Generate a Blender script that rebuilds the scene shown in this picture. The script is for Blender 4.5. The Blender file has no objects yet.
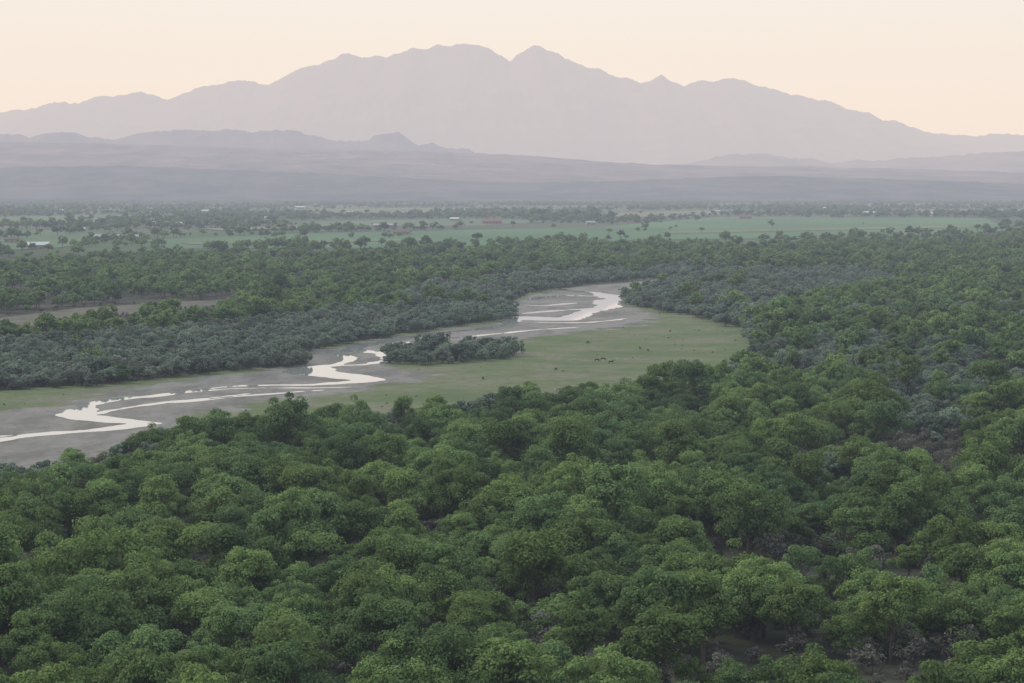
import bpy, math, random
import numpy as np
from mathutils import Vector

random.seed(7); rng = np.random.default_rng(11)
scene = bpy.context.scene
scene.view_settings.view_transform = 'Standard'
scene.view_settings.look = 'None'
scene.view_settings.exposure = 0
scene.view_settings.gamma = 1

# ------------------------------------------------------------------ survey
H = 60.0; F = 2310.0; TP = 156.5 / F
P = math.atan(TP)
def ray(u, v):
    cx = (u - 512) / F; cy = (341.5 - v) / F
    d = np.array([cx, math.cos(P) + math.sin(P) * cy, -math.sin(P) + math.cos(P) * cy])
    return d
def gp(u, v, h=0.0):
    """plan position (metres) of a surveyed point of the valley at height h"""
    d = ray(u, v); t = (h - H) / d[2]
    return (d[0] * t, d[1] * t)
def crest(u, v, D):
    d = ray(u, v); t = D / d[1]
    return (d[0] * t, H + d[2] * t)

# ------------------------------------------------------------------ noise
def _h(ix, iy, s):
    n = (ix.astype(np.int64) * 374761393 + iy.astype(np.int64) * 668265263 + s * 1442695041) & 0xFFFFFFFF
    n = ((n ^ (n >> 13)) * 1274126177) & 0xFFFFFFFF
    n = n ^ (n >> 16)
    return (n & 0xFFFF) / 65535.0
def vnoise(x, y, s=0):
    x = np.asarray(x, float); y = np.asarray(y, float)
    ix = np.floor(x); iy = np.floor(y); fx = x - ix; fy = y - iy
    fx = fx * fx * (3 - 2 * fx); fy = fy * fy * (3 - 2 * fy)
    a = _h(ix, iy, s); b = _h(ix + 1, iy, s); c = _h(ix, iy + 1, s); d = _h(ix + 1, iy + 1, s)
    return (a * (1 - fx) + b * fx) * (1 - fy) + (c * (1 - fx) + d * fx) * fy
def fbm(x, y, s=0, o=4, ridged=False):
    t = 0; a = 1; n = 0
    for i in range(o):
        v = vnoise(np.asarray(x) * 2 ** i, np.asarray(y) * 2 ** i, s + i * 17)
        if ridged: v = 1 - np.abs(2 * v - 1)
        t = t + a * v; n += a; a *= 0.5
    return t / n

def inpoly(x, y, poly):
    inside = np.zeros(x.shape, bool); n = len(poly)
    for i in range(n):
        x1, y1 = poly[i]; x2, y2 = poly[(i + 1) % n]
        if y1 == y2: continue
        c = ((y1 > y) != (y2 > y)) & (x < (x2 - x1) * (y - y1) / (y2 - y1) + x1)
        inside ^= c
    return inside
def sdpoly(x, y, poly):
    d = np.full(x.shape, 1e9); n = len(poly)
    for i in range(n):
        x1, y1 = poly[i]; x2, y2 = poly[(i + 1) % n]
        dx, dy = x2 - x1, y2 - y1; L = dx * dx + dy * dy + 1e-9
        t = np.clip(((x - x1) * dx + (y - y1) * dy) / L, 0, 1)
        d = np.minimum(d, np.hypot(x - x1 - t * dx, y - y1 - t * dy))
    return np.where(inpoly(x, y, poly), d, -d)

# ------------------------------------------------------------------ mesh helpers
def mesh_np(name, V, Fq, nv=4, attrs=None, smooth=False):
    V = np.asarray(V, np.float32); Fq = np.asarray(Fq, np.int32)
    me = bpy.data.meshes.new(name)
    me.vertices.add(len(V)); me.vertices.foreach_set('co', V.ravel())
    me.loops.add(Fq.size); me.loops.foreach_set('vertex_index', Fq.ravel())
    me.polygons.add(len(Fq)); me.polygons.foreach_set('loop_start', np.arange(0, Fq.size, nv, dtype=np.int32))
    if attrs:
        for k, a in attrs.items():
            at = me.attributes.new(k, 'FLOAT', 'POINT'); at.data.foreach_set('value', np.asarray(a, np.float32))
    me.update(calc_edges=True); me.validate()
    if smooth: me.polygons.foreach_set('use_smooth', np.ones(len(Fq), bool))
    return me
def add_obj(name, me, loc=(0, 0, 0), parent=None, rz=0, s=1):
    o = bpy.data.objects.new(name, me); scene.collection.objects.link(o)
    o.location = loc; o.rotation_euler = (0, 0, rz); o.scale = (s, s, s)
    if parent: o.parent = parent
    return o
def grid_faces(nx, ny):
    i = np.arange(nx - 1)[None, :]; j = np.arange(ny - 1)[:, None]
    a = (j * nx + i).ravel()
    return np.stack([a, a + 1, a + nx + 1, a + nx], 1)

# ------------------------------------------------------------------ material helpers
class M:
    def __init__(s, name):
        s.m = bpy.data.materials.new(name); s.m.use_nodes = True
        s.t = s.m.node_tree; s.t.nodes.clear()
        s.out = s.n('ShaderNodeOutputMaterial')
    def n(s, t, **k):
        nd = s.t.nodes.new(t)
        for a, b in k.items(): setattr(nd, a, b)
        return nd
    def l(s, a, b): s.t.links.new(a, b)
    def noise(s, scale, detail=4, vec=None, rough=.55):
        nd = s.n('ShaderNodeTexNoise'); nd.inputs['Scale'].default_value = scale
        nd.inputs['Detail'].default_value = detail; nd.inputs['Roughness'].default_value = rough
        if vec is not None: s.l(vec, nd.inputs['Vector'])
        return nd.outputs['Fac']
    def pos(s, scale=(1, 1, 1)):
        g = s.n('ShaderNodeNewGeometry'); mp = s.n('ShaderNodeMapping')
        mp.inputs['Scale'].default_value = scale; s.l(g.outputs['Position'], mp.inputs['Vector'])
        return mp.outputs['Vector']
    def ramp(s, fac, stops):
        r = s.n('ShaderNodeValToRGB'); e = r.color_ramp.elements
        while len(e) < len(stops): e.new(.5)
        for i, (p, c) in enumerate(stops):
            e[i].position = p; e[i].color = (*c, 1) if len(c) == 3 else c
        s.l(fac, r.inputs['Fac']); return r.outputs['Color']
    def mix(s, f, a, b, blend='MIX'):
        m = s.n('ShaderNodeMix', data_type='RGBA', blend_type=blend)
        for val, idx in ((f, 0), (a, 6), (b, 7)):
            if isinstance(val, (int, float)): m.inputs[idx].default_value = val
            elif isinstance(val, tuple): m.inputs[idx].default_value = (*val, 1)
            else: s.l(val, m.inputs[idx])
        return m.outputs[2]
    def math(s, op, a, b=None, c=None, clamp=False):
        m = s.n('ShaderNodeMath', operation=op, use_clamp=clamp)
        for i, v in enumerate((a, b, c)):
            if v is None: continue
            if isinstance(v, (int, float)): m.inputs[i].default_value = v
            else: s.l(v, m.inputs[i])
        return m.outputs[0]
    def attr(s, name):
        a = s.n('ShaderNodeAttribute'); a.attribute_name = name; return a.outputs['Fac']
    def diffuse(s, col, rough=.9, bump=None, bs=.5, bd=.3, spec=.2):
        p = s.n('ShaderNodeBsdfPrincipled'); p.inputs['Specular IOR Level'].default_value = spec
        for nm, v in (('Base Color', col), ('Roughness', rough)):
            if isinstance(v, (int, float)): p.inputs[nm].default_value = v
            elif isinstance(v, tuple): p.inputs[nm].default_value = (*v, 1)
            else: s.l(v, p.inputs[nm])
        if bump is not None:
            b = s.n('ShaderNodeBump'); b.inputs['Strength'].default_value = bs; b.inputs['Distance'].default_value = bd
            s.l(bump, b.inputs['Height']); s.l(b.outputs[0], p.inputs['Normal'])
        s.l(p.outputs[0], s.out.inputs['Surface']); return p

def leaf_mat(name, dark, light, alt, transl=.36):
    m = M(name)
    oi = m.n('ShaderNodeObjectInfo')
    big = m.noise(.014, 4, oi.outputs['Location'])
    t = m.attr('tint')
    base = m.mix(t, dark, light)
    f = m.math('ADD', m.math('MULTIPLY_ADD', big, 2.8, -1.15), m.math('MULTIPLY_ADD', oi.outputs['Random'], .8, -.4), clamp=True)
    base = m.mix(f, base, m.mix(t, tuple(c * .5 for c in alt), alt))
    val = m.math('MULTIPLY_ADD', m.math('FRACT', m.math('MULTIPLY', oi.outputs['Random'], 7.31)), .6, .7)
    hs = m.n('ShaderNodeHueSaturation'); m.l(base, hs.inputs['Color']); m.l(val, hs.inputs['Value'])
    d = m.n('ShaderNodeBsdfDiffuse'); tr = m.n('ShaderNodeBsdfTranslucent'); mx = m.n('ShaderNodeMixShader')
    m.l(hs.outputs[0], d.inputs[0]); m.l(hs.outputs[0], tr.inputs[0]); mx.inputs[0].default_value = transl
    m.l(d.outputs[0], mx.inputs[1]); m.l(tr.outputs[0], mx.inputs[2]); m.l(mx.outputs[0], m.out.inputs['Surface'])
    return m.m
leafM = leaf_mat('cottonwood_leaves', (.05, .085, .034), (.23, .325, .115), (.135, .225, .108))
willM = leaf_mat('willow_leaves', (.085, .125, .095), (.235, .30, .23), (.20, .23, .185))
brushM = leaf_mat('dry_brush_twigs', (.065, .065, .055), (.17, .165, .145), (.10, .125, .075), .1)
_b = M('bark'); _b.diffuse(_b.ramp(_b.noise(3, 5), [(.3, (.05, .04, .03)), (.7, (.16, .14, .11))])); barkM = _b.m

# ------------------------------------------------------------------ trees
def leaf_quads(C, N, size, r):
    n = len(C)
    a = r.normal(size=(n, 3)); a -= (a * N).sum(1, keepdims=True) * N
    a /= np.linalg.norm(a, axis=1, keepdims=True) + 1e-9
    b = np.cross(N, a); s = size[:, None]
    asp = r.uniform(.55, .95, (n, 1))
    k = r.uniform(-.25, .25, (n, 1))
    v = np.stack([C + a * s, C + b * s * asp + N * s * k, C - a * s, C - b * s * asp + N * s * k], 1).reshape(-1, 3)
    f = np.arange(4 * n).reshape(-1, 4)
    return v, f
def tube(pts, rad, n=6):
    V = []; Fc = []
    pts = [np.array(p, float) for p in pts]
    for i, p in enumerate(pts):
        d = pts[min(i + 1, len(pts) - 1)] - pts[max(i - 1, 0)]; d /= np.linalg.norm(d) + 1e-9
        x = np.cross(d, [0.3, 1, .1]); x /= np.linalg.norm(x); y = np.cross(d, x)
        for k in range(n):
            a = 2 * math.pi * k / n; V.append(p + (x * math.cos(a) + y * math.sin(a)) * rad[i])
        if i:
            for k in range(n):
                b = (i - 1) * n; Fc.append([b + k, b + (k + 1) % n, b + n + (k + 1) % n, b + n + k])
    return np.array(V), np.array(Fc)

def make_tree(name, seed, R, Ht, nsub, nclump, nleaf, lsize, mat, base=.18, cr=(1.0, 1.9), trunk=.28, stems=1, shell=.88):
    r = np.random.default_rng(seed)
    subs = []
    for i in range(nsub):
        a = 2 * math.pi * (i + r.uniform(-.3, .3)) / nsub
        rr = R * r.uniform(.4, .58) if i else R * .1
        sr = R * r.uniform(.38, .56)
        top = Ht * r.uniform(.62, .95) if i else Ht
        subs.append((math.cos(a) * rr, math.sin(a) * rr, top - sr * .85, sr))
    cc = []; crs = []
    while len(cc) < nclump:
        sx, sy, sz, sr = subs[r.integers(nsub)]
        d = r.normal(size=3); d /= np.linalg.norm(d)
        if d[2] < -.5: continue
        q = r.uniform(.75, 1.0) if r.random() < shell else r.uniform(.3, .7)
        p = np.array([sx, sy, sz]) + d * np.array([sr, sr, sr * .9]) * q
        if p[2] < Ht * base: continue
        cc.append(p); crs.append(r.uniform(*cr) * (1.0 - .25 * p[2] / Ht))
    cc = np.array(cc); crs = np.array(crs)
    n = nclump * nleaf
    ci = np.repeat(np.arange(nclump), nleaf)
    d = r.normal(size=(n, 3)); d /= np.linalg.norm(d, axis=1, keepdims=True)
    flip = (d[:, 2] < -.2) & (r.random(n) < .75); d[flip, 2] *= -1
    rad = crs[ci] * (r.uniform(.65, 1.0, n) + (r.random(n) < .12) * r.uniform(.05, .35, n))
    C = cc[ci] + d * rad[:, None] * np.array([1, 1, .78])
    N = d + r.normal(size=(n, 3)) * .36 + np.array([0, 0, .3]); N /= np.linalg.norm(N, axis=1, keepdims=True)
    size = r.uniform(.6, 1.25, n) * lsize
    v, f = leaf_quads(C, N, size, r)
    ct = r.uniform(0, 1, nclump)
    tint = np.clip(.2 + .3 * ct[ci] + .5 * (C[:, 2] / Ht - .5) + .5 * (rad / crs[ci] - .7) + r.uniform(-.2, .2, n), 0, 1)  # random clump variety, plus lit crown tops and rims put into leaf colour
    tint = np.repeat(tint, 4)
    V = [v]; Fs = [f]; off = len(v)
    for st in range(stems):
        bx, by = (r.uniform(-.5, .5, 2) * (stems > 1))
        k0 = np.array([bx * .6, by * .6, -.3]); k1 = np.array([bx * 2, by * 2, Ht * .22]); k2 = np.array([bx * 3.5 + r.uniform(-.5, .5), by * 3.5 + r.uniform(-.5, .5), Ht * .5])
        tv, tf = tube([k0, (k0 + k1) / 2 + r.uniform(-.1, .1, 3), k1, k2], [trunk * 1.3, trunk, trunk * .85, trunk * .45], 7)
        V.append(tv); Fs.append(tf + off); off += len(tv)
        for j in range(7 if stems == 1 else 3):
            tgt = cc[r.integers(nclump)]; mid = (k1 + tgt) / 2 + r.normal(size=3) * .4
            tv, tf = tube([k1 + (k2 - k1) * r.uniform(0, .8), mid, tgt], [trunk * .42, trunk * .25, trunk * .08], 5)
            V.append(tv); Fs.append(tf + off); off += len(tv)
    V = np.concatenate(V); Fs = np.concatenate(Fs)
    tt = np.zeros(len(V)); tt[:len(tint)] = tint
    me = mesh_np(name, V, Fs, 4, {'tint': tt})
    me.materials.append(mat); me.materials.append(barkM)
    mi = np.zeros(len(Fs), np.int32); mi[n:] = 1; me.polygons.foreach_set('material_index', mi)
    return me

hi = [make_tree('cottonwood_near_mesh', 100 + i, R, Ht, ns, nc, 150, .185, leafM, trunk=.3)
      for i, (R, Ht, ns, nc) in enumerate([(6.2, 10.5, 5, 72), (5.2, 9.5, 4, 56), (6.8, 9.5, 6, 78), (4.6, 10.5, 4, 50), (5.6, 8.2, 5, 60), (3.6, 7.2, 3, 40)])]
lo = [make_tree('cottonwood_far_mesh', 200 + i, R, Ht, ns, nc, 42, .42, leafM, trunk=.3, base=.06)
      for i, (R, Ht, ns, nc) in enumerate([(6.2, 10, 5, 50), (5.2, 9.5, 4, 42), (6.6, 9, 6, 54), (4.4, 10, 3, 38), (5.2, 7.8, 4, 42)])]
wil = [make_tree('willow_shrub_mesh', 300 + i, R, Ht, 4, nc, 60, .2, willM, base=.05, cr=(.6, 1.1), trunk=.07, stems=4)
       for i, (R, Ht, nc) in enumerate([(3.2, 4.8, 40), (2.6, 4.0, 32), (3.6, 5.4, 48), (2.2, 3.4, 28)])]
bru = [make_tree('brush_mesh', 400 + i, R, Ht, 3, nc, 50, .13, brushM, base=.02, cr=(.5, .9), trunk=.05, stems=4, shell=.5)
       for i, (R, Ht, nc) in enumerate([(2.2, 3.0, 26), (1.7, 2.2, 20), (2.6, 3.8, 30)])]

def collection(name, meshes, on):
    c = bpy.data.collections.new(name)
    for i, me in enumerate(meshes):
        c.objects.link(bpy.data.objects.new('%s_%s' % (on, 'abcdefgh'[i]), me))
    return c
C_hi = collection('cottonwood_tree_kinds', hi, 'cottonwood_crown_near')
C_lo = collection('far_cottonwood_kinds', lo, 'cottonwood_crown_far')
C_wi = collection('willow_kinds', wil, 'willow_shrub')
C_br = collection('brush_kinds', bru, 'brush')

def scatter(name, x, y, s, coll, nk, z=None, sz=None):
    n = len(x); z = np.zeros(n) if z is None else z
    me = bpy.data.meshes.new(name); me.vertices.add(n)
    me.vertices.foreach_set('co', np.stack([x, y, z], 1).astype(np.float32).ravel())
    a = me.attributes.new('kind', 'INT', 'POINT'); a.data.foreach_set('value', rng.integers(0, nk, n).astype(np.int32))
    rot = np.stack([rng.normal(0, .05, n), rng.normal(0, .05, n), rng.uniform(0, 6.28, n)], 1)
    a = me.attributes.new('rot', 'FLOAT_VECTOR', 'POINT'); a.data.foreach_set('vector', rot.astype(np.float32).ravel())
    sc = np.stack([s * rng.uniform(.9, 1.12, n), s * rng.uniform(.9, 1.12, n), s * (rng.uniform(.85, 1.18, n) if sz is None else sz)], 1)
    a = me.attributes.new('scl', 'FLOAT_VECTOR', 'POINT'); a.data.foreach_set('vector', sc.astype(np.float32).ravel())
    o = add_obj(name, me)
    g = bpy.data.node_groups.new(name + '_nodes', 'GeometryNodeTree')
    g.interface.new_socket('Geometry', in_out='INPUT', socket_type='NodeSocketGeometry')
    g.interface.new_socket('Geometry', in_out='OUTPUT', socket_type='NodeSocketGeometry')
    gi = g.nodes.new('NodeGroupInput'); go = g.nodes.new('NodeGroupOutput')
    ip = g.nodes.new('GeometryNodeInstanceOnPoints'); ci = g.nodes.new('GeometryNodeCollectionInfo')
    ci.inputs['Collection'].default_value = coll; ci.inputs['Separate Children'].default_value = True
    ci.inputs['Reset Children'].default_value = True
    ip.inputs['Pick Instance'].default_value = True
    def na(nm, t):
        q = g.nodes.new('GeometryNodeInputNamedAttribute'); q.data_type = t; q.inputs['Name'].default_value = nm
        return [s_ for s_ in q.outputs if s_.enabled and s_.name == 'Attribute'][0]
    g.links.new(gi.outputs[0], ip.inputs['Points']); g.links.new(ci.outputs[0], ip.inputs['Instance'])
    g.links.new(na('kind', 'INT'), ip.inputs['Instance Index'])
    g.links.new(na('rot', 'FLOAT_VECTOR'), ip.inputs['Rotation'])
    g.links.new(na('scl', 'FLOAT_VECTOR'), ip.inputs['Scale'])
    g.links.new(ip.outputs[0], go.inputs[0])
    md = o.modifiers.new('plant', 'NODES'); md.node_group = g
    return o

# ------------------------------------------------------------------ plan of the valley (metres)
far_bank = [(-60, 398), (0, 392), (100, 387), (215, 374), (308, 366), (302, 354), (340, 346), (400, 336), (460, 327), (518, 319), (508, 306), (530, 294), (600, 284), (695, 275)]
right_bank = [(720, 277), (650, 289), (618, 297), (628, 307), (690, 317), (738, 331), (748, 341)]
near_edge = [(755, 346), (712, 353), (655, 369), (560, 378), (480, 386), (360, 394), (330, 402), (235, 409), (200, 411), (120, 424), (40, 444), (-60, 456)]
flood = [gp(u, v) for u, v in far_bank] + [gp(u, v) for u, v in right_bank] + [gp(u, v, 8.5) for u, v in near_edge]
flood_ext = [gp(u, v - 2) for u, v in far_bank] + [gp(u + 14, v) for u, v in right_bank] + [gp(u, v + 9, 8.5) for u, v in near_edge]
sand = [gp(*p) for p in [(-60, 424), (0, 414), (60, 406), (130, 389), (215, 377), (305, 368), (306, 355), (345, 347), (400, 338), (460, 329), (520, 320), (512, 306), (532, 295), (600, 285), (700, 276),
        (715, 279), (650, 290), (618, 297), (624, 306), (650, 314), (650, 322), (610, 330), (560, 334), (520, 339), (430, 345), (400, 348), (390, 354), (390, 366), (425, 374), (400, 383), (355, 390), (300, 397), (240, 404), (200, 416), (150, 442), (60, 472), (-60, 490)]]
island = [gp(*p) for p in [(386, 364), (420, 367), (470, 363), (518, 359), (512, 352), (470, 350), (430, 352), (390, 355)]]
willowA = [gp(*p) for p in [(-60, 397), (0, 391), (100, 386), (215, 373), (308, 365), (302, 353), (340, 345), (400, 335), (460, 326), (518, 318), (508, 309), (430, 312), (330, 318), (240, 330), (120, 340), (0, 352), (-60, 356)]]
willowB = [gp(u, v, 4.5) for u, v in [(700, 350), (780, 336), (880, 330), (965, 342), (1000, 372), (985, 408), (935, 425), (880, 405), (850, 375), (800, 362)]]
willowC = [gp(u, v, 4.5) for u, v in [(625, 296), (650, 281), (720, 268), (850, 266), (905, 276), (860, 292), (760, 304), (690, 312), (640, 304)]]
willowD = [gp(u, v, 4.5) for u, v in [(370, 300), (520, 296), (500, 288), (600, 276), (700, 270), (690, 264), (560, 270), (420, 284)]]
clearing = [gp(*p) for p in [(-60, 345), (0, 342), (120, 331), (240, 315), (228, 299), (80, 306), (0, 315), (-60, 319)]]
washsand = [gp(*p) for p in [(-60, 336), (0, 330), (120, 316), (235, 303), (225, 299), (80, 308), (0, 318), (-60, 322)]]
thicket = [gp(u, v, 3) for u, v in [(875, 415), (960, 408), (985, 430), (945, 462), (890, 455)]]
farline = [(-900, gp(0, 262, 8)[1])] + [gp(u, v, 8) for u, v in [(0, 259), (150, 250), (300, 250), (450, 248), (560, 241), (640, 240), (760, 242), (850, 238), (930, 237), (1024, 229)]] + [(1200, gp(1024, 226, 8)[1])]
fx_, fy_ = np.array([p[0] for p in farline]), np.array([p[1] for p in farline])
od = np.argsort(fx_); fx_, fy_ = fx_[od], fy_[od]

def jgrid(y0, y1, sp, k=.27, pad=40):
    xs = np.arange(-(k * y1 + pad), k * y1 + pad, sp); ys = np.arange(y0, y1, sp * .92)
    X, Y = np.meshgrid(xs, ys); X = X + (np.arange(len(ys)) % 2)[:, None] * sp * .5
    X = X + rng.uniform(-.45, .45, X.shape) * sp; Y = Y + rng.uniform(-.45, .45, Y.shape) * sp
    m = (np.abs(X) < k * Y + pad); return X[m], Y[m]

near_p = []; far_p = []; wil_p = []; bru_p = []
for (y0, y1, sp, kind) in [(205, 650, 8.5, 0), (650, 1150, 9.4, 1), (1150, 2700, 11.5, 1)]:
    x, y = jgrid(y0, y1, sp)
    ok = ~inpoly(x, y, flood) & (y < np.interp(x, fx_, fy_))
    for z, pz in ((willowA, .02), (willowB, .22), (willowC, .1), (willowD, .1), (clearing, 0), (thicket, .05)):
        k = inpoly(x, y, z); ok &= ~(k & (rng.random(len(x)) > pz))
    sdf = sdpoly(x, y, flood); ok &= sdf < -1.5
    gaps = fbm(x / 24, y / 34, 5, 3)
    ok &= ~((gaps < .37) & (rng.random(len(x)) < .85))
    ok &= rng.random(len(x)) > .05
    gray = (fbm(x / 60, y / 110, 9, 3) > .58) & (rng.random(len(x)) < .5) & (y > 430)
    sw = ok & gray; ok &= ~gray
    s = rng.choice([.55, .75, .95, 1.08, 1.22], len(x), p=[.15, .27, .3, .2, .08]) * rng.uniform(.92, 1.08, len(x))
    s *= np.clip(.62 + (-sdf) / 45, .62, 1)
    s *= (.9 if kind else 1.0)
    (far_p if kind else near_p).append((x[ok], y[ok], s[ok]))
    wil_p.append((x[sw], y[sw], rng.uniform(1.0, 1.5, sw.sum())))
# willows
x, y = jgrid(350, 1900, 4.8)
w = np.zeros(len(x), bool)
for z, pr in ((willowA, .95), (willowB, .7), (willowC, .85), (willowD, .8), (island, 1)):
    w |= inpoly(x, y, z) & (rng.random(len(x)) < pr)
sdw = sdpoly(x, y, flood)
w |= (sdw < -.5) & (sdw > -14) & (rng.random(len(x)) < .4)
w &= (sdw < -.5) | inpoly(x, y, island)
wil_p.append((x[w], y[w], rng.uniform(.55, 1.25, w.sum())))
# understorey brush
x, y = jgrid(205, 800, 5.4)
k = ~inpoly(x, y, flood) & (rng.random(len(x)) < .75)
bru_p.append((x[k], y[k], rng.uniform(.6, 1.3, k.sum())))
x, y = jgrid(800, 1500, 8)
k = (inpoly(x, y, clearing) & ~inpoly(x, y, washsand) & (rng.random(len(x)) < .6)) | inpoly(x, y, thicket)
bru_p.append((x[k], y[k], rng.uniform(.4, .8, k.sum())))
x, y = jgrid(500, 1300, 7)
k = inpoly(x, y, flood) & ~inpoly(x, y, sand) & (rng.random(len(x)) < .16 * (fbm(x / 30, y / 50, 88, 3) > .48))
bru_p.append((x[k], y[k], rng.uniform(.06, .24, k.sum())))

cat = lambda L: [np.concatenate([q[i] for q in L]) for i in range(3)]
nx_, ny_, ns_ = cat(near_p)
ind = (ny_ < 292) & (np.abs(nx_) < .225 * ny_ + 12)
for X, Y, S in zip(nx_[ind], ny_[ind], ns_[ind]):
    o = add_obj('cottonwood_tree', hi[random.randrange(6)], (X, Y, 0), rz=random.uniform(0, 6.28), s=float(S))
    o.scale = (S * random.uniform(.9, 1.1), S * random.uniform(.9, 1.1), S * random.uniform(.88, 1.12))
scatter('cottonwood_forest', nx_[~ind], ny_[~ind], ns_[~ind], C_hi, 6)
a = cat(far_p); scatter('distant_cottonwood_forest', *a, C_lo, 5)
a = cat(wil_p); scatter('willow_thicket', *a, C_wi, 4)
a = cat(bru_p); scatter('understorey_brush', *a, C_br, 3)

# farmland trees
X = []; Y = []; S = []
x, y = jgrid(1900, 7600, 25, k=.26)
okf = (y > np.interp(x, fx_, fy_) + 10)
dn = fbm(x / 230, y / 420, 31, 3)
fieldpolys = [[gp(*p) for p in q] for q in [
    [(140, 240), (330, 233), (520, 229), (640, 226), (650, 240), (430, 248), (170, 249)],
    [(600, 227), (720, 217), (985, 218), (1010, 231), (860, 238), (650, 240)],
    [(300, 222), (470, 219), (560, 221), (480, 226), (330, 227)],
    [(-20, 232), (70, 230), (130, 236), (60, 248), (-20, 252)],
    [(560, 214), (700, 211), (840, 212), (720, 215), (600, 218)],
    [(860, 210), (1050, 209), (1050, 213), (900, 214)],
    [(-20, 218), (100, 215), (220, 216), (140, 222), (-20, 225)],
    [(230, 211), (420, 208), (520, 210), (400, 214), (260, 214)],
    [(180, 243), (420, 239.5), (430, 241), (190, 245)],
    [(660, 232), (960, 226), (975, 227.5), (670, 234)],
    [(200, 229), (330, 225), (350, 227), (220, 231)]]]
inf = np.zeros(len(x), bool)
for q in fieldpolys: inf |= inpoly(x, y, q)
pr = np.where(inf, .005, np.clip((dn - .40) * 5.5, .05, .95)) * np.clip(1.15 - (y - 2000) / 14000, .4, 1)
k = okf & (rng.random(len(x)) < pr)
X.append(x[k]); Y.append(y[k]); S.append(rng.uniform(.35, 1.25, k.sum()))
def row(a, b, n, s=(.5, 1.1), jit=10):
    p, q = gp(*a), gp(*b); t = rng.random(n)
    X.append(p[0] + (q[0] - p[0]) * t + rng.normal(0, jit, n)); Y.append(p[1] + (q[1] - p[1]) * t + rng.normal(0, jit * 2, n)); S.append(rng.uniform(*s, n))
row((235, 237), (300, 237), 10); row((300, 232), (440, 230), 38, (.6, 1.2)); row((355, 238), (420, 238), 9, (.4, .8))
row((530, 219), (608, 221), 46, (1., 1.9)); row((560, 217), (600, 216), 18, (1., 1.8)); row((640, 224), (700, 222), 6)
row((60, 222), (240, 219), 60, (.7, 1.5)); row((240, 220), (520, 216), 70, (.6, 1.2)); row((0, 240), (140, 228), 34, (.6, 1.2))
row((285, 249), (300, 249), 8, (1, 1.3), 5); row((780, 243), (800, 240), 6, (.7, 1.), 8); row((640, 232), (700, 230), 3, (.4, .7))
row((800, 219), (900, 217), 20, (.6, 1.3)); row((980, 218), (1060, 216), 36, (.9, 1.8)); row((930, 216), (1024, 214), 24, (.6, 1.3))
row((0, 212), (300, 207), 110, (.8, 1.6), 30); row((600, 211), (1024, 208), 110, (.7, 1.5), 30); row((300, 208), (640, 206), 90, (.8, 1.5), 30)
row((20, 228), (160, 224), 30, (.6, 1.3)); row((150, 250), (560, 244), 50, (.4, .9), 14)
scatter('farmland_trees', np.concatenate(X), np.concatenate(Y), np.concatenate(S), C_lo, 5)

# ------------------------------------------------------------------ ground
gx = np.concatenate([-np.geomspace(26000, 60, 70), np.linspace(-50, 50, 11), np.geomspace(60, 26000, 70)])
gy = np.concatenate([np.linspace(-2500, -60, 12), np.linspace(-50, 200, 51), np.geomspace(210, 27500, 150)])
GX, GY = np.meshgrid(gx, gy)
t = np.clip((135 - GY) / 128, 0, 1); GZ = 58.2 * t ** 1.15
GZ += (GY < 150) * (fbm(GX / 20, GY / 20, 3) - .5) * 2 * np.clip(t * (1 - t) * 4, 0, 1)
GZ += np.clip((GY - 6500) / 20000, 0, 1) * 60
me = mesh_np('ground', np.stack([GX, GY, GZ], 2).reshape(-1, 3), grid_faces(len(gx), len(gy)), smooth=True)
m = M('valley_floor')
pv = m.pos()
n1 = m.noise(.05, 6, pv); n2 = m.noise(.6, 4, pv)
floor = m.ramp(n1, [(.3, (.03, .035, .022)), (.5, (.055, .055, .042)), (.72, (.09, .085, .07))])
floor = m.mix(m.math('MULTIPLY', n2, .6), floor, (.035, .042, .027))
vo = m.n('ShaderNodeTexVoronoi', distance='MANHATTAN'); vo.inputs['Scale'].default_value = 1
mp = m.pos((1 / 380, 1 / 560, 0)); m.l(mp, vo.inputs['Vector'])
sp_ = m.n('ShaderNodeSeparateColor'); m.l(vo.outputs['Color'], sp_.inputs[0])
farm = m.ramp(sp_.outputs[0], [(0, (.04, .08, .035)), (.3, (.055, .11, .045)), (.5, (.10, .11, .07)), (.7, (.05, .065, .04)), (.85, (.16, .145, .11)), (1, (.045, .09, .04))])
farm = m.mix(m.math('MULTIPLY', m.noise(.01, 6, pv), .8), farm, (.05, .075, .045))
sx = m.n('ShaderNodeSeparateXYZ'); g_ = m.n('ShaderNodeNewGeometry'); m.l(g_.outputs['Position'], sx.inputs[0])
far = m.n('ShaderNodeMapRange'); far.inputs[1].default_value = 1900; far.inputs[2].default_value = 2200; m.l(sx.outputs[1], far.inputs[0])
m.diffuse(m.mix(far.outputs[0], floor, farm), .95, n2, .6, .4, .1)
me.materials.append(m.m); add_obj('ground', me)

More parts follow.
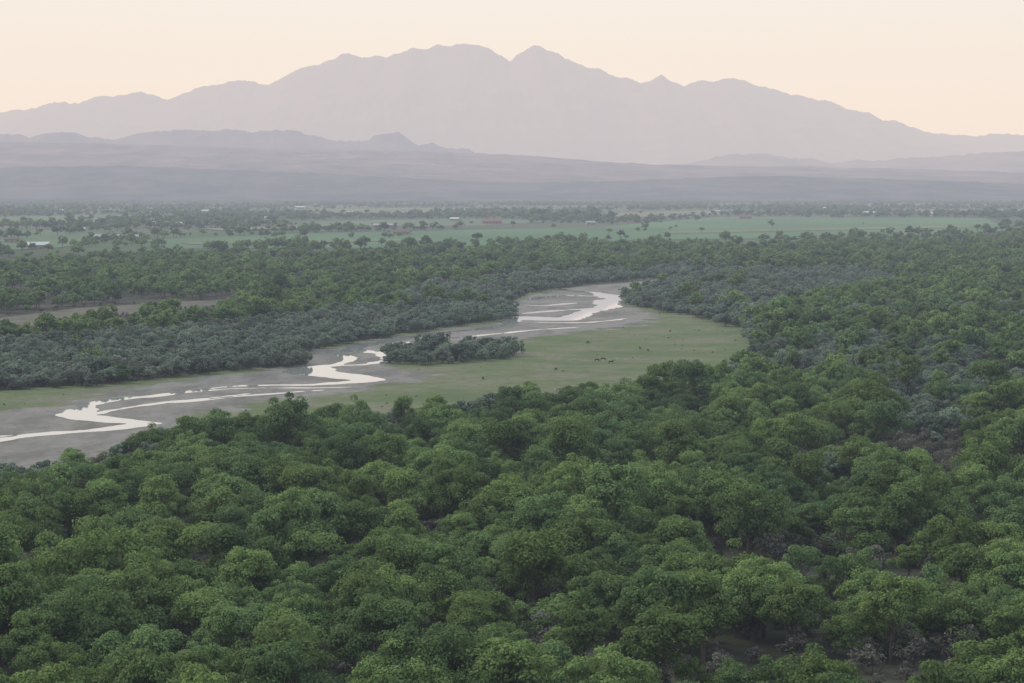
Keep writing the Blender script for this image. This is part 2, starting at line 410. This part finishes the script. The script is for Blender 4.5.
# floodplain sheet (sand bars and pasture)
fxs = np.array([p[0] for p in flood_ext]); fys = np.array([p[1] for p in flood_ext])
xs = np.arange(fxs.min(), fxs.max(), 2.0); ys = np.arange(fys.min(), fys.max(), 2.5)
XX, YY = np.meshgrid(xs, ys); xf = XX.ravel(); yf = YY.ravel()
Fg = grid_faces(len(xs), len(ys))
cxm = xf[Fg].mean(1); cym = yf[Fg].mean(1); keep = inpoly(cxm, cym, flood_ext); Fg = Fg[keep]
used = np.unique(Fg); mp_ = -np.ones(len(xf), int); mp_[used] = np.arange(len(used)); Fg = mp_[Fg]
xf = xf[used]; yf = yf[used]
sd = sdpoly(xf, yf, sand)
zf = .12 + .2 * np.clip((-sd - 8) / 10, 0, 1) * fbm(xf / 15, yf / 20, 2)
me = mesh_np('floodplain', np.stack([xf, yf, zf], 1), Fg, 4, {'sd': sd}, smooth=True)
m = M('sandbar_and_pasture')
pv = m.pos(); pst = m.pos((.06, .02, .05))
k = m.math('ADD', m.attr('sd'), m.math('MULTIPLY_ADD', m.noise(.045, 8, pv, .65), 56, -26))
k = m.math('MULTIPLY_ADD', k, .2, .5, clamp=True)
sandc = m.ramp(m.noise(1, 9, pst, .75), [(.3, (.038, .037, .036)), (.42, (.07, .068, .066)), (.5, (.112, .108, .104)), (.57, (.15, .145, .14)), (.68, (.065, .063, .06))])
sandc = m.mix(m.math('MULTIPLY_ADD', m.noise(.25, 6, pv, .7), 3, -1.4, clamp=True), sandc, (.062, .062, .057))
gn = m.noise(.03, 9, pv, .72)
grass = m.ramp(gn, [(.3, (.05, .085, .03)), (.43, (.075, .115, .04)), (.51, (.105, .13, .058)), (.58, (.155, .15, .11)), (.68, (.12, .13, .08))])
grass = m.mix(m.math('MULTIPLY_ADD', m.noise(.35, 7, pv, .75), 2, -.65, clamp=True), grass, (.04, .062, .026))
col = m.mix(k, grass, sandc)
rg = m.math('SUBTRACT', .95, m.math('MULTIPLY', k, .35))
m.diffuse(col, rg, m.noise(.9, 5, pv), .6, .25, .3)
me.materials.append(m.m); add_obj('floodplain', me)

# river water: braided channels carved from a width field
def cr_spline(P_, step):
    P_ = [np.array(p, float) for p in P_]; out = []
    P_ = [2 * P_[0] - P_[1]] + P_ + [2 * P_[-1] - P_[-2]]
    for i in range(1, len(P_) - 2):
        n = max(2, int(np.linalg.norm(P_[i + 1][:2] - P_[i][:2]) / step))
        for q in range(n):
            t = q / n; a, b, c, d = P_[i - 1:i + 3]
            out.append(.5 * (2 * b + (c - a) * t + (2 * a - 5 * b + 4 * c - d) * t * t + (3 * b - a - 3 * c + d) * t ** 3))
    out.append(P_[-2]); return np.array(out)
dxg, dyg = .8, 1.4
wx = np.arange(fxs.min() - 5, fxs.max() + 5, dxg); wy = np.arange(fys.min() - 5, fys.max() + 5, dyg)
WXX, WYY = np.meshgrid(wx, wy); field = np.full(WXX.shape, -3.0, np.float32)
def channel(pts, k=.5, seed=0):
    Q = cr_spline([(*gp(u, v), w * k) for u, v, w in pts], 1.2); n = len(Q); s = np.arange(n)
    wob = (fbm(s / 25, s * 0 + seed, 4, 3) - .5) * 8; wob2 = (fbm(s / 25, s * 0 + seed + 9, 4, 3) - .5) * 10
    w_ = Q[:, 2] * (.3 + 1.2 * fbm(s / 16, s * 0 + seed, 1, 4)) * np.clip(np.minimum(s, n - 1 - s) / 8, .1, 1)
    for x0, y0, r0 in zip(Q[:, 0] + wob * .5, Q[:, 1] + wob2, w_):
        R_ = r0 + 3
        i0, i1 = np.searchsorted(wx, (x0 - R_, x0 + R_)); j0, j1 = np.searchsorted(wy, (y0 - R_, y0 + R_))
        if i1 <= i0 or j1 <= j0: continue
        d = np.hypot(WXX[j0:j1, i0:i1] - x0, WYY[j0:j1, i0:i1] - y0)
        field[j0:j1, i0:i1] = np.maximum(field[j0:j1, i0:i1], r0 - d)
channel([(-60, 450, 9), (0, 441, 9), (60, 434, 8), (115, 429, 8), (142, 425, 8), (110, 421, 12), (75, 417, 14), (85, 409, 12), (100, 402, 8), (160, 396, 4.5), (215, 389, 4), (260, 386, 5), (310, 385, 6),
        (350, 383, 10), (368, 380, 13), (345, 376, 14), (313, 371, 17), (328, 366, 13), (366, 365, 9), (386, 360, 9), (380, 354, 10), (352, 350, 14), (362, 345, 9), (395, 340, 7), (430, 335, 6), (470, 330, 6),
        (505, 325, 9), (522, 318, 21), (560, 319, 21), (590, 312, 13), (612, 305, 22), (612, 298, 22), (596, 293, 11), (570, 291, 9), (560, 288, 8), (600, 284, 8), (650, 280, 8), (700, 276, 7)], .43, 1)
channel([(-60, 438, 4), (0, 437, 5), (50, 434, 5), (100, 430, 4)], .45, 3)
channel([(140, 397, 4), (200, 392, 3), (250, 389, 3), (330, 388, 3), (366, 386, 3)], .5, 5)
channel([(300, 372, 5), (330, 376, 7), (350, 380, 7)], .45, 7)
channel([(520, 314, 8), (560, 311, 9), (600, 308, 8), (615, 303, 6)], .45, 9)
channel([(530, 323, 9), (570, 323, 8), (600, 322, 7), (625, 319, 5)], .45, 11)
channel([(530, 300, 6), (560, 296, 8), (600, 297, 8)], .4, 13)
channel([(330, 350, 6), (350, 358, 7), (340, 364, 8), (325, 368, 6)], .45, 15)
channel([(170, 404, 2), (230, 398, 3), (300, 393, 3), (350, 388, 3)], .5, 17)
channel([(60, 426, 3), (110, 412, 2.5), (190, 401, 3), (250, 394, 2.5)], .5, 19)
channel([(400, 344, 4), (430, 340, 4), (480, 336, 5), (530, 331, 5), (580, 327, 5)], .45, 21)
channel([(520, 305, 5), (545, 306, 6), (580, 303, 6)], .45, 23)
field += np.where(field > -2.9, (fbm(WXX / 7, WYY / 10, 77, 4) - .52) * 4.0, 0)
WV = []; WF = []
pos_ = field > 0
cnt = pos_[:-1, :-1].astype(int) + pos_[1:, :-1] + pos_[:-1, 1:] + pos_[1:, 1:]
vid = {}
def wv(key, x, y):
    if key not in vid: vid[key] = len(WV); WV.append((x, y, .16))
    return vid[key]
for j, i in zip(*np.nonzero(cnt)):
    cs = [(j, i), (j, i + 1), (j + 1, i + 1), (j + 1, i)]; poly = []
    for q in range(4):
        A, Bc = cs[q], cs[(q + 1) % 4]; fa, fb = float(field[A]), float(field[Bc])
        if fa > 0: poly.append(wv(A, wx[A[1]], wy[A[0]]))
        if (fa > 0) != (fb > 0):
            t_ = fa / (fa - fb); key = (min(A, Bc), max(A, Bc))
            poly.append(wv(key, wx[A[1]] + (wx[Bc[1]] - wx[A[1]]) * t_, wy[A[0]] + (wy[Bc[0]] - wy[A[0]]) * t_))
    if len(poly) > 2: WF.append(poly)
me = bpy.data.meshes.new('river'); me.from_pydata(WV, [], WF)
m = M('river_water'); pw_ = m.pos(); p = m.diffuse((.30, .32, .335), .02, m.noise(.5, 4, pw_), .05, .02, 1.0)
p.inputs['IOR'].default_value = 1.5
me.materials.append(m.m); add_obj('river', me)

def sheet(name, poly, z, mat):
    me = bpy.data.meshes.new(name); me.from_pydata([(x, y, z) for x, y in poly], [], [list(range(len(poly)))]); me.materials.append(mat)
    return add_obj(name, me)
m = M('dry_sand'); m.diffuse(m.ramp(m.noise(.08, 7, m.pos(), .7), [(.35, (.05, .06, .035)), (.5, (.085, .082, .068)), (.65, (.12, .112, .1))]))
sheet('sandy_wash', washsand, .05, m.m)
fcols = [(.045, .105, .05), (.05, .11, .05), (.065, .105, .06), (.05, .095, .045), (.11, .11, .075), (.13, .12, .09), (.06, .10, .05), (.08, .105, .06), (.09, .105, .06), (.10, .115, .065), (.12, .115, .08)]
for i, (q, c) in enumerate(zip(fieldpolys, fcols)):
    m = M('crop'); n = m.noise(.006, 6, m.pos((1, .3, 1)))
    m.diffuse(m.mix(m.math('MULTIPLY_ADD', n, 2, -.6, clamp=True), tuple(v * 1.35 for v in c), tuple(v * .7 for v in c)))
    sheet('crop_field', q, .3 + .05 * i, m.m)

# ------------------------------------------------------------------ mountains
def ridge(name, prof, D, Wf, Wb, base, seed, rough, col, nx=420, ny=45, pw=1.1, spur=.35, bushes=None, rs=.012, bump=.4, cvar=.35, bd=.002):
    pts = [crest(u, v, D) for u, v in prof]; px = np.array([p[0] for p in pts]); pz = np.array([p[1] for p in pts])
    span = px[-1] - px[0]
    x = np.linspace(px[0] - span * .35, px[-1] + span * .35, nx)
    zc = np.interp(x, px, pz)
    zc = zc + (fbm(x / (D * rs), x * 0 + .5, seed, 5, True) - .55) * rough * 2
    s = np.linspace(-1, 1, ny); XX, SS = np.meshgrid(x, s)
    Y = D + np.where(SS < 0, SS * Wf, SS * Wb) + (fbm(XX / (D * .06), SS * 0, seed + 3) - .5) * Wf * .15 * (1 - np.abs(SS))
    a = np.abs(SS)
    sp = fbm(XX / (D * .018) + SS * .8, Y / (D * .05), seed + 9, 5, True)
    # the crest detail fades downslope so flanks do not show fluting
    zs = np.interp(x, px, pz); ker = np.ones(41) / 41; zs = np.convolve(np.pad(zs, 20, 'edge'), ker, 'valid')
    zz = zs[None, :] + (zc - zs)[None, :] * np.clip(1 - a * 5, 0, 1)
    hgt = np.clip((1 - a) ** pw - spur * (1 - sp) * np.minimum(a * 3, 1) * (1 - a), 0, 1)
    Z = base + (zz - base) * hgt
    Z = np.where(a > .97, base - 60, Z)
    me = mesh_np(name, np.stack([XX, Y, Z], 2).reshape(-1, 3), grid_faces(nx, ny), smooth=True)
    m = M(name + '_rock'); pv = m.pos((1, 1, 2))
    n = m.noise(40 / D, 8, pv, .65)
    c = m.ramp(n, [(.3, tuple(v * (1 - cvar) for v in col)), (.5, col), (.7, tuple(min(v * (1 + cvar), .9) for v in col))])
    if bushes:
        c = m.mix(m.math('MULTIPLY_ADD', m.noise(.0045, 8, m.pos((1, .45, 1)), .7), 5, -2.3, clamp=True), c, bushes)
    m.diffuse(c, .95, m.noise(60 / D, 6, pv), bump, D * bd, .05)
    me.materials.append(m.m); add_obj(name, me)
ridge('mountain_range', [(-120, 122), (0, 112), (20, 110), (50, 103), (75, 102), (100, 97), (118, 96), (132, 92), (150, 95), (165, 98), (185, 93), (200, 87), (214, 86), (235, 81), (252, 83), (268, 87), (284, 77), (300, 68), (312, 66), (325, 62), (334, 62), (345, 56), (356, 57), (364, 61), (376, 59), (388, 60), (402, 55), (415, 49), (428, 49), (440, 46), (452, 47), (466, 44), (478, 44), (488, 47), (497, 54), (504, 58), (509, 60), (516, 54), (524, 52), (532, 47), (539, 46), (546, 50), (556, 53), (566, 60), (577, 63), (590, 68), (600, 71), (614, 77), (626, 79), (640, 85), (648, 82), (654, 79), (660, 77), (666, 81), (672, 84), (684, 88), (692, 84), (700, 80), (712, 81), (725, 79), (745, 81), (757, 87), (775, 91), (790, 96), (805, 98), (825, 103), (850, 112), (865, 114), (880, 120), (905, 124), (925, 131), (950, 135), (980, 136), (1000, 134), (1024, 135), (1120, 128)],
      23500, 6500, 3500, 60, 21, 30, (.17, .12, .10), nx=1500, ny=81, rs=.0075, spur=.2, bump=.1, cvar=.12)
ridge('desert_hills', [(-80, 136), (0, 134), (15, 135), (30, 137), (50, 134), (70, 133), (90, 138), (110, 141), (130, 136), (150, 133), (165, 132), (180, 130), (200, 132), (215, 131), (235, 130), (250, 132), (275, 131), (300, 132), (320, 137), (345, 142), (368, 140), (375, 136), (384, 134), (398, 133), (408, 140), (418, 146), (432, 143), (445, 149), (460, 148), (475, 152), (520, 162), (600, 185)],
      14000, 1500, 1500, 40, 41, 16, (.08, .065, .065), nx=700, rs=.008, spur=.5, cvar=.4)
ridge('eastern_hills', [(600, 185), (660, 168), (700, 161), (735, 155), (760, 154), (790, 158), (830, 162), (880, 160), (930, 157), (980, 154), (1024, 151), (1110, 146)],
      14500, 2500, 1500, 40, 51, 20, (.12, .09, .08), nx=500, rs=.01, spur=.45, cvar=.4)
ridge('bajada_slope', [(-120, 138), (0, 142), (100, 144), (200, 147), (330, 150), (420, 151), (500, 154), (560, 158), (620, 163), (700, 166), (800, 166), (900, 169), (1024, 172), (1120, 172)],
      11000, 3200, 2000, 5, 61, 6, (.12, .095, .09), pw=.9, spur=.12, bushes=(.04, .048, .052), nx=700, ny=61, bump=.3, cvar=.4)
ridge('mesa_bench', [(-120, 165), (0, 168), (120, 166), (260, 171), (400, 178), (520, 183), (640, 180), (760, 176), (880, 179), (1024, 184), (1120, 184)],
      8600, 1200, 1500, 2, 71, 5, (.065, .065, .065), pw=.8, spur=.3, bushes=(.025, .036, .045), nx=700, ny=61, bump=.3, cvar=.5)

# ------------------------------------------------------------------ farm buildings
def bm_box(V, Fc, x0, x1, y0, y1, z0, z1):
    b = len(V); V += [(x0, y0, z0), (x1, y0, z0), (x1, y1, z0), (x0, y1, z0), (x0, y0, z1), (x1, y0, z1), (x1, y1, z1), (x0, y1, z1)]
    Fc += [(b, b + 3, b + 2, b + 1), (b + 4, b + 5, b + 6, b + 7), (b, b + 1, b + 5, b + 4), (b + 1, b + 2, b + 6, b + 5), (b + 2, b + 3, b + 7, b + 6), (b + 3, b, b + 4, b + 7)]
def simple(name, c, r=.7):
    m = M(name); n = m.noise(.6, 4); m.diffuse(m.mix(m.math('MULTIPLY', n, .5), c, tuple(v * .75 for v in c)), r); return m.m
glass = simple('window_glass', (.03, .035, .04), .1); wood = simple('door_wood', (.12, .08, .05))
mats = {k: simple(k, v) for k, v in dict(white_metal=(.45, .47, .5), rust_metal=(.2, .09, .06), grey_metal=(.26, .29, .33), stucco=(.24, .2, .16), white_wall=(.38, .37, .36), tan_wall=(.2, .17, .13), brown_roof=(.1, .08, .07)).items()}
def building(name, u, v, L, W, h, rise, wall, roof, rz=0.0):
    x, y = gp(u, v); e = bpy.data.objects.new(name, None); scene.collection.objects.link(e); e.location = (x, y, 0); e.rotation_euler = (0, 0, rz)
    def part(nm, V, Fc, mat):
        me = bpy.data.meshes.new(nm); me.from_pydata(V, [], Fc); me.materials.append(mat); o = add_obj(nm, me); o.parent = e
    a, b = L / 2, W / 2
    V = [(-a, -b, -.3), (a, -b, -.3), (a, b, -.3), (-a, b, -.3), (-a, -b, h), (a, -b, h), (a, b, h), (-a, b, h), (-a, 0, h + rise), (a, 0, h + rise)]
    part('walls', V, [(0, 1, 5, 4), (2, 3, 7, 6), (1, 2, 6, 9, 5), (3, 0, 4, 8, 7)], mats[wall])
    o = .6; sl = rise / b; V = []; Fc = []
    for s in (-1, 1):
        k = len(V)
        for zz in (.03, .22):
            V += [(-a - o, s * (b + o), h - sl * o + zz), (a + o, s * (b + o), h - sl * o + zz), (a + o, 0, h + rise + zz), (-a - o, 0, h + rise + zz)]
        Fc += [(k, k + 1, k + 2, k + 3), (k + 4, k + 5, k + 6, k + 7), (k, k + 1, k + 5, k + 4), (k, k + 3, k + 7, k + 4), (k + 1, k + 2, k + 6, k + 5)]
    part('roof', V, Fc, mats[roof])
    V = []; Fc = []; n = max(2, int(L / 5))
    for i in range(n):
        cx = -a + (i + .5) * L / n
        if i == n // 2: continue
        for s in (-1, 1): bm_box(V, Fc, cx - .7, cx + .7, s * b - .04, s * b + .04, h * .4, h * .75)
    part('windows', V, Fc, glass)
    cx = -a + (n // 2 + .5) * L / n; V = []; Fc = []; bm_box(V, Fc, cx - .6, cx + .6, -b - .06, -b + .02, 0, 2.2); part('door', V, Fc, wood)
B = [('barn', 160, 227, 26, 12, 5, 3, 'white_wall', 'white_metal', .1), ('barn', 178, 226, 10, 9, 4, 2, 'white_wall', 'white_metal', .4),
     ('livestock_shed', 104, 240, 34, 12, 4, 2, 'tan_wall', 'grey_metal', -.05), ('livestock_shed', 132, 239, 14, 8, 3, 2, 'tan_wall', 'grey_metal', .2), ('farmhouse', 38, 249, 20, 11, 4, 2.6, 'stucco', 'white_metal', .25),
     ('farmhouse', 492, 224, 30, 12, 4.5, 3, 'tan_wall', 'rust_metal', .05), ('livestock_shed', 385, 228, 34, 12, 4, 2, 'tan_wall', 'grey_metal', .1),
     ('farmhouse', 402, 235, 20, 10, 4, 2, 'stucco', 'brown_roof', -.2), ('farmhouse', 745, 219, 22, 12, 4, 2, 'stucco', 'brown_roof', .1),
     ('barn', 868, 216, 34, 14, 6, 3, 'white_wall', 'white_metal', .1), ('farmhouse', 893, 216, 20, 12, 4, 3, 'white_wall', 'rust_metal', -.2),
     ('barn', 935, 216, 20, 12, 5, 2, 'white_wall', 'white_metal', .3), ('farmhouse', 12, 243, 16, 10, 4, 2, 'stucco', 'brown_roof', .2),
     ('farmhouse', 262, 220, 18, 10, 4, 2, 'white_wall', 'grey_metal', .1), ('farmhouse', 78, 232, 16, 10, 4, 2, 'stucco', 'white_metal', .4),
     ('farmhouse', 455, 221, 15, 10, 4, 2, 'stucco', 'white_metal', -.3), ('farmhouse', 715, 213, 22, 12, 4, 2, 'white_wall', 'grey_metal', .2),
     ('farmhouse', 205, 213, 24, 12, 5, 2, 'white_wall', 'white_metal', -.1), ('farmhouse', 985, 213, 22, 12, 5, 2, 'stucco', 'white_metal', .1), ('farmhouse', 820, 210, 26, 14, 5, 2, 'white_wall', 'white_metal', .1),
     ('farmhouse', 350, 214, 16, 10, 4, 2, 'stucco', 'grey_metal', .2), ('farmhouse', 58, 212, 22, 12, 4, 2, 'stucco', 'white_metal', .2), ('farmhouse', 225, 224, 14, 9, 4, 2, 'stucco', 'grey_metal', -.2), ('farmhouse', 590, 225, 13, 9, 4, 2, 'stucco', 'grey_metal', .3),
     ('farmhouse', 300, 209, 24, 12, 5, 2, 'white_wall', 'white_metal', .2), ('farmhouse', 130, 207, 26, 14, 5, 2, 'stucco', 'white_metal', 0), ('farmhouse', 760, 207, 26, 14, 5, 2, 'stucco', 'white_metal', .1)]
for b_ in B: building(*b_)

# ------------------------------------------------------------------ cattle
def cow_mesh(graze):
    V = [((0, 0, 1.0), .30), ((.45, 0, 1.0), .34), ((.85, 0, 1.05), .30), ((-.45, 0, 1.03), .33), ((-.85, 0, 1.1), .24)]
    E = [(0, 1), (1, 2), (0, 3), (3, 4)]
    def chain(st, pts):
        p = st
        for c, r in pts: V.append((c, r)); E.append((p, len(V) - 1)); p = len(V) - 1
    if graze: chain(2, [((1.15, 0, .85), .17), ((1.35, 0, .5), .13), ((1.45, 0, .25), .12), ((1.6, 0, .1), .08)])
    else: chain(2, [((1.15, 0, 1.25), .18), ((1.38, 0, 1.42), .14), ((1.58, 0, 1.36), .12), ((1.8, 0, 1.2), .08)])
    for s in (-1, 1):
        chain(2, [((.75, s * .2, .72), .13), ((.78, s * .2, .38), .065), ((.75, s * .2, .03), .06)])
        chain(4, [((-.78, s * .2, .75), .16), ((-.92, s * .2, .45), .075), ((-.86, s * .2, .03), .06)])
    chain(4, [((-1.08, 0, 1.12), .05), ((-1.15, 0, .8), .03), ((-1.13, 0, .5), .045)])
    k = 7
    for s in (-1, 1):
        c = V[k][0]; chain(k, [((c[0] - .02, s * .22, c[2] + .06), .04)])
    me = bpy.data.meshes.new('c'); me.from_pydata([v[0] for v in V], E, [])
    o = bpy.data.objects.new('c', me); scene.collection.objects.link(o)
    o.modifiers.new('s', 'SKIN')
    import bmesh
    bm = bmesh.new(); bm.from_mesh(me); lay = bm.verts.layers.skin.verify(); bm.verts.ensure_lookup_table()
    for i, v in enumerate(bm.verts): v[lay].radius = (V[i][1], V[i][1]); v[lay].use_root = (i == 0)
    bm.to_mesh(me); bm.free()
    o.modifiers.new('u', 'SUBSURF').levels = 1
    dg = bpy.context.evaluated_depsgraph_get(); res = bpy.data.meshes.new_from_object(o.evaluated_get(dg))
    bpy.data.objects.remove(o)
    return res
m = M('cow_hide'); oi = m.n('ShaderNodeObjectInfo')
m.diffuse(m.mix(m.math('MULTIPLY', m.noise(1.2, 2), oi.outputs['Random']), (.03, .024, .02), (.14, .07, .04)), .8)
cows = [cow_mesh(True), cow_mesh(False)]
for c in cows: c.name = 'cow_body'; c.materials.append(m.m)
for i, (u, v) in enumerate([(597, 362), (603, 361), (611, 364), (556, 371), (483, 380), (640, 350), (648, 352), (588, 344)]):
    x, y = gp(u, v); add_obj('cow', cows[i % 3 > 1], (x, y, .18), rz=random.uniform(0, 6.28) if i % 2 else random.choice([1.2, -1.4, .4]), s=.75)

# ------------------------------------------------------------------ haze (absorbing volume over the valley, its own glow stands in for scattered light)
V = []; Fc = []; bm_box(V, Fc, -30000, 30000, -2400, 28500, -80, 2600)
me = bpy.data.meshes.new('emissive_haze'); me.from_pydata(V, [], Fc)
m = M('emissive_haze_air'); sig = (.30, .385, .53); L = (.795, .685, .64); dens = 1.85e-4
ab = m.n('ShaderNodeVolumeAbsorption'); ab.inputs['Color'].default_value = (*[1 - s for s in sig], 1); ab.inputs['Density'].default_value = dens
em = m.n('ShaderNodeEmission'); em.inputs['Color'].default_value = (*[s * l for s, l in zip(sig, L)], 1); em.inputs['Strength'].default_value = dens
ad = m.n('ShaderNodeAddShader'); m.l(ab.outputs[0], ad.inputs[0]); m.l(em.outputs[0], ad.inputs[1]); m.l(ad.outputs[0], m.out.inputs['Volume'])
me.materials.append(m.m); add_obj('emissive_haze', me)

# ------------------------------------------------------------------ sky + sun
SE, SA = math.radians(38), math.radians(-60)
w = bpy.data.worlds.new('World'); scene.world = w; w.use_nodes = True
nt = w.node_tree; nt.nodes.clear()
out = nt.nodes.new('ShaderNodeOutputWorld'); bg = nt.nodes.new('ShaderNodeBackground')
sky = nt.nodes.new('ShaderNodeTexSky'); sky.sky_type = 'NISHITA'; sky.sun_disc = False
sky.sun_elevation = SE; sky.sun_rotation = SA; sky.dust_density = 4; sky.air_density = 1.5
tc = nt.nodes.new('ShaderNodeTexCoord'); sp = nt.nodes.new('ShaderNodeSeparateXYZ'); nt.links.new(tc.outputs['Generated'], sp.inputs[0])
rp = nt.nodes.new('ShaderNodeValToRGB'); nt.links.new(sp.outputs[2], rp.inputs[0])
e = rp.color_ramp.elements
for _ in range(4): e.new(.5)
for i, (p, c) in enumerate([(0, (.52, .52, .46)), (.04, (.53, .60, .64)), (.08, (.52, .70, .98)), (.16, (.38, .41, .45)), (.4, (.32, .37, .42)), (1, (.29, .345, .42))]):
    e[i].position = p; e[i].color = (*c, 1)
sc = nt.nodes.new('ShaderNodeVectorMath'); sc.operation = 'SCALE'; sc.inputs[3].default_value = 3.3; nt.links.new(rp.outputs[0], sc.inputs[0])
mu = nt.nodes.new('ShaderNodeVectorMath'); mu.operation = 'SCALE'; mu.inputs[3].default_value = .08; nt.links.new(sky.outputs[0], mu.inputs[0])
mx = nt.nodes.new('ShaderNodeMix'); mx.data_type = 'RGBA'; mx.inputs[0].default_value = .15
nt.links.new(sc.outputs[0], mx.inputs[6]); nt.links.new(mu.outputs[0], mx.inputs[7])
nt.links.new(mx.outputs[2], bg.inputs[0]); bg.inputs[1].default_value = 1.0; nt.links.new(bg.outputs[0], out.inputs[0])
sl = bpy.data.lights.new('sun', 'SUN'); sl.energy = 2.6; sl.angle = math.radians(22); sl.color = (1, .93, .78)
so = bpy.data.objects.new('sun', sl); scene.collection.objects.link(so); so.location = (-500, 300, 400)
dv = Vector((math.sin(SA) * math.cos(SE), math.cos(SA) * math.cos(SE), math.sin(SE)))
so.rotation_euler = dv.to_track_quat('Z', 'Y').to_euler()

# ------------------------------------------------------------------ camera
cam = bpy.data.cameras.new('camera'); cam.sensor_width = 36; cam.lens = F / 1024 * 36; cam.clip_start = .5; cam.clip_end = 80000
co = bpy.data.objects.new('camera', cam); scene.collection.objects.link(co)
co.location = (0, 0, H); co.rotation_euler = (math.pi / 2 - P, 0, 0); scene.camera = co
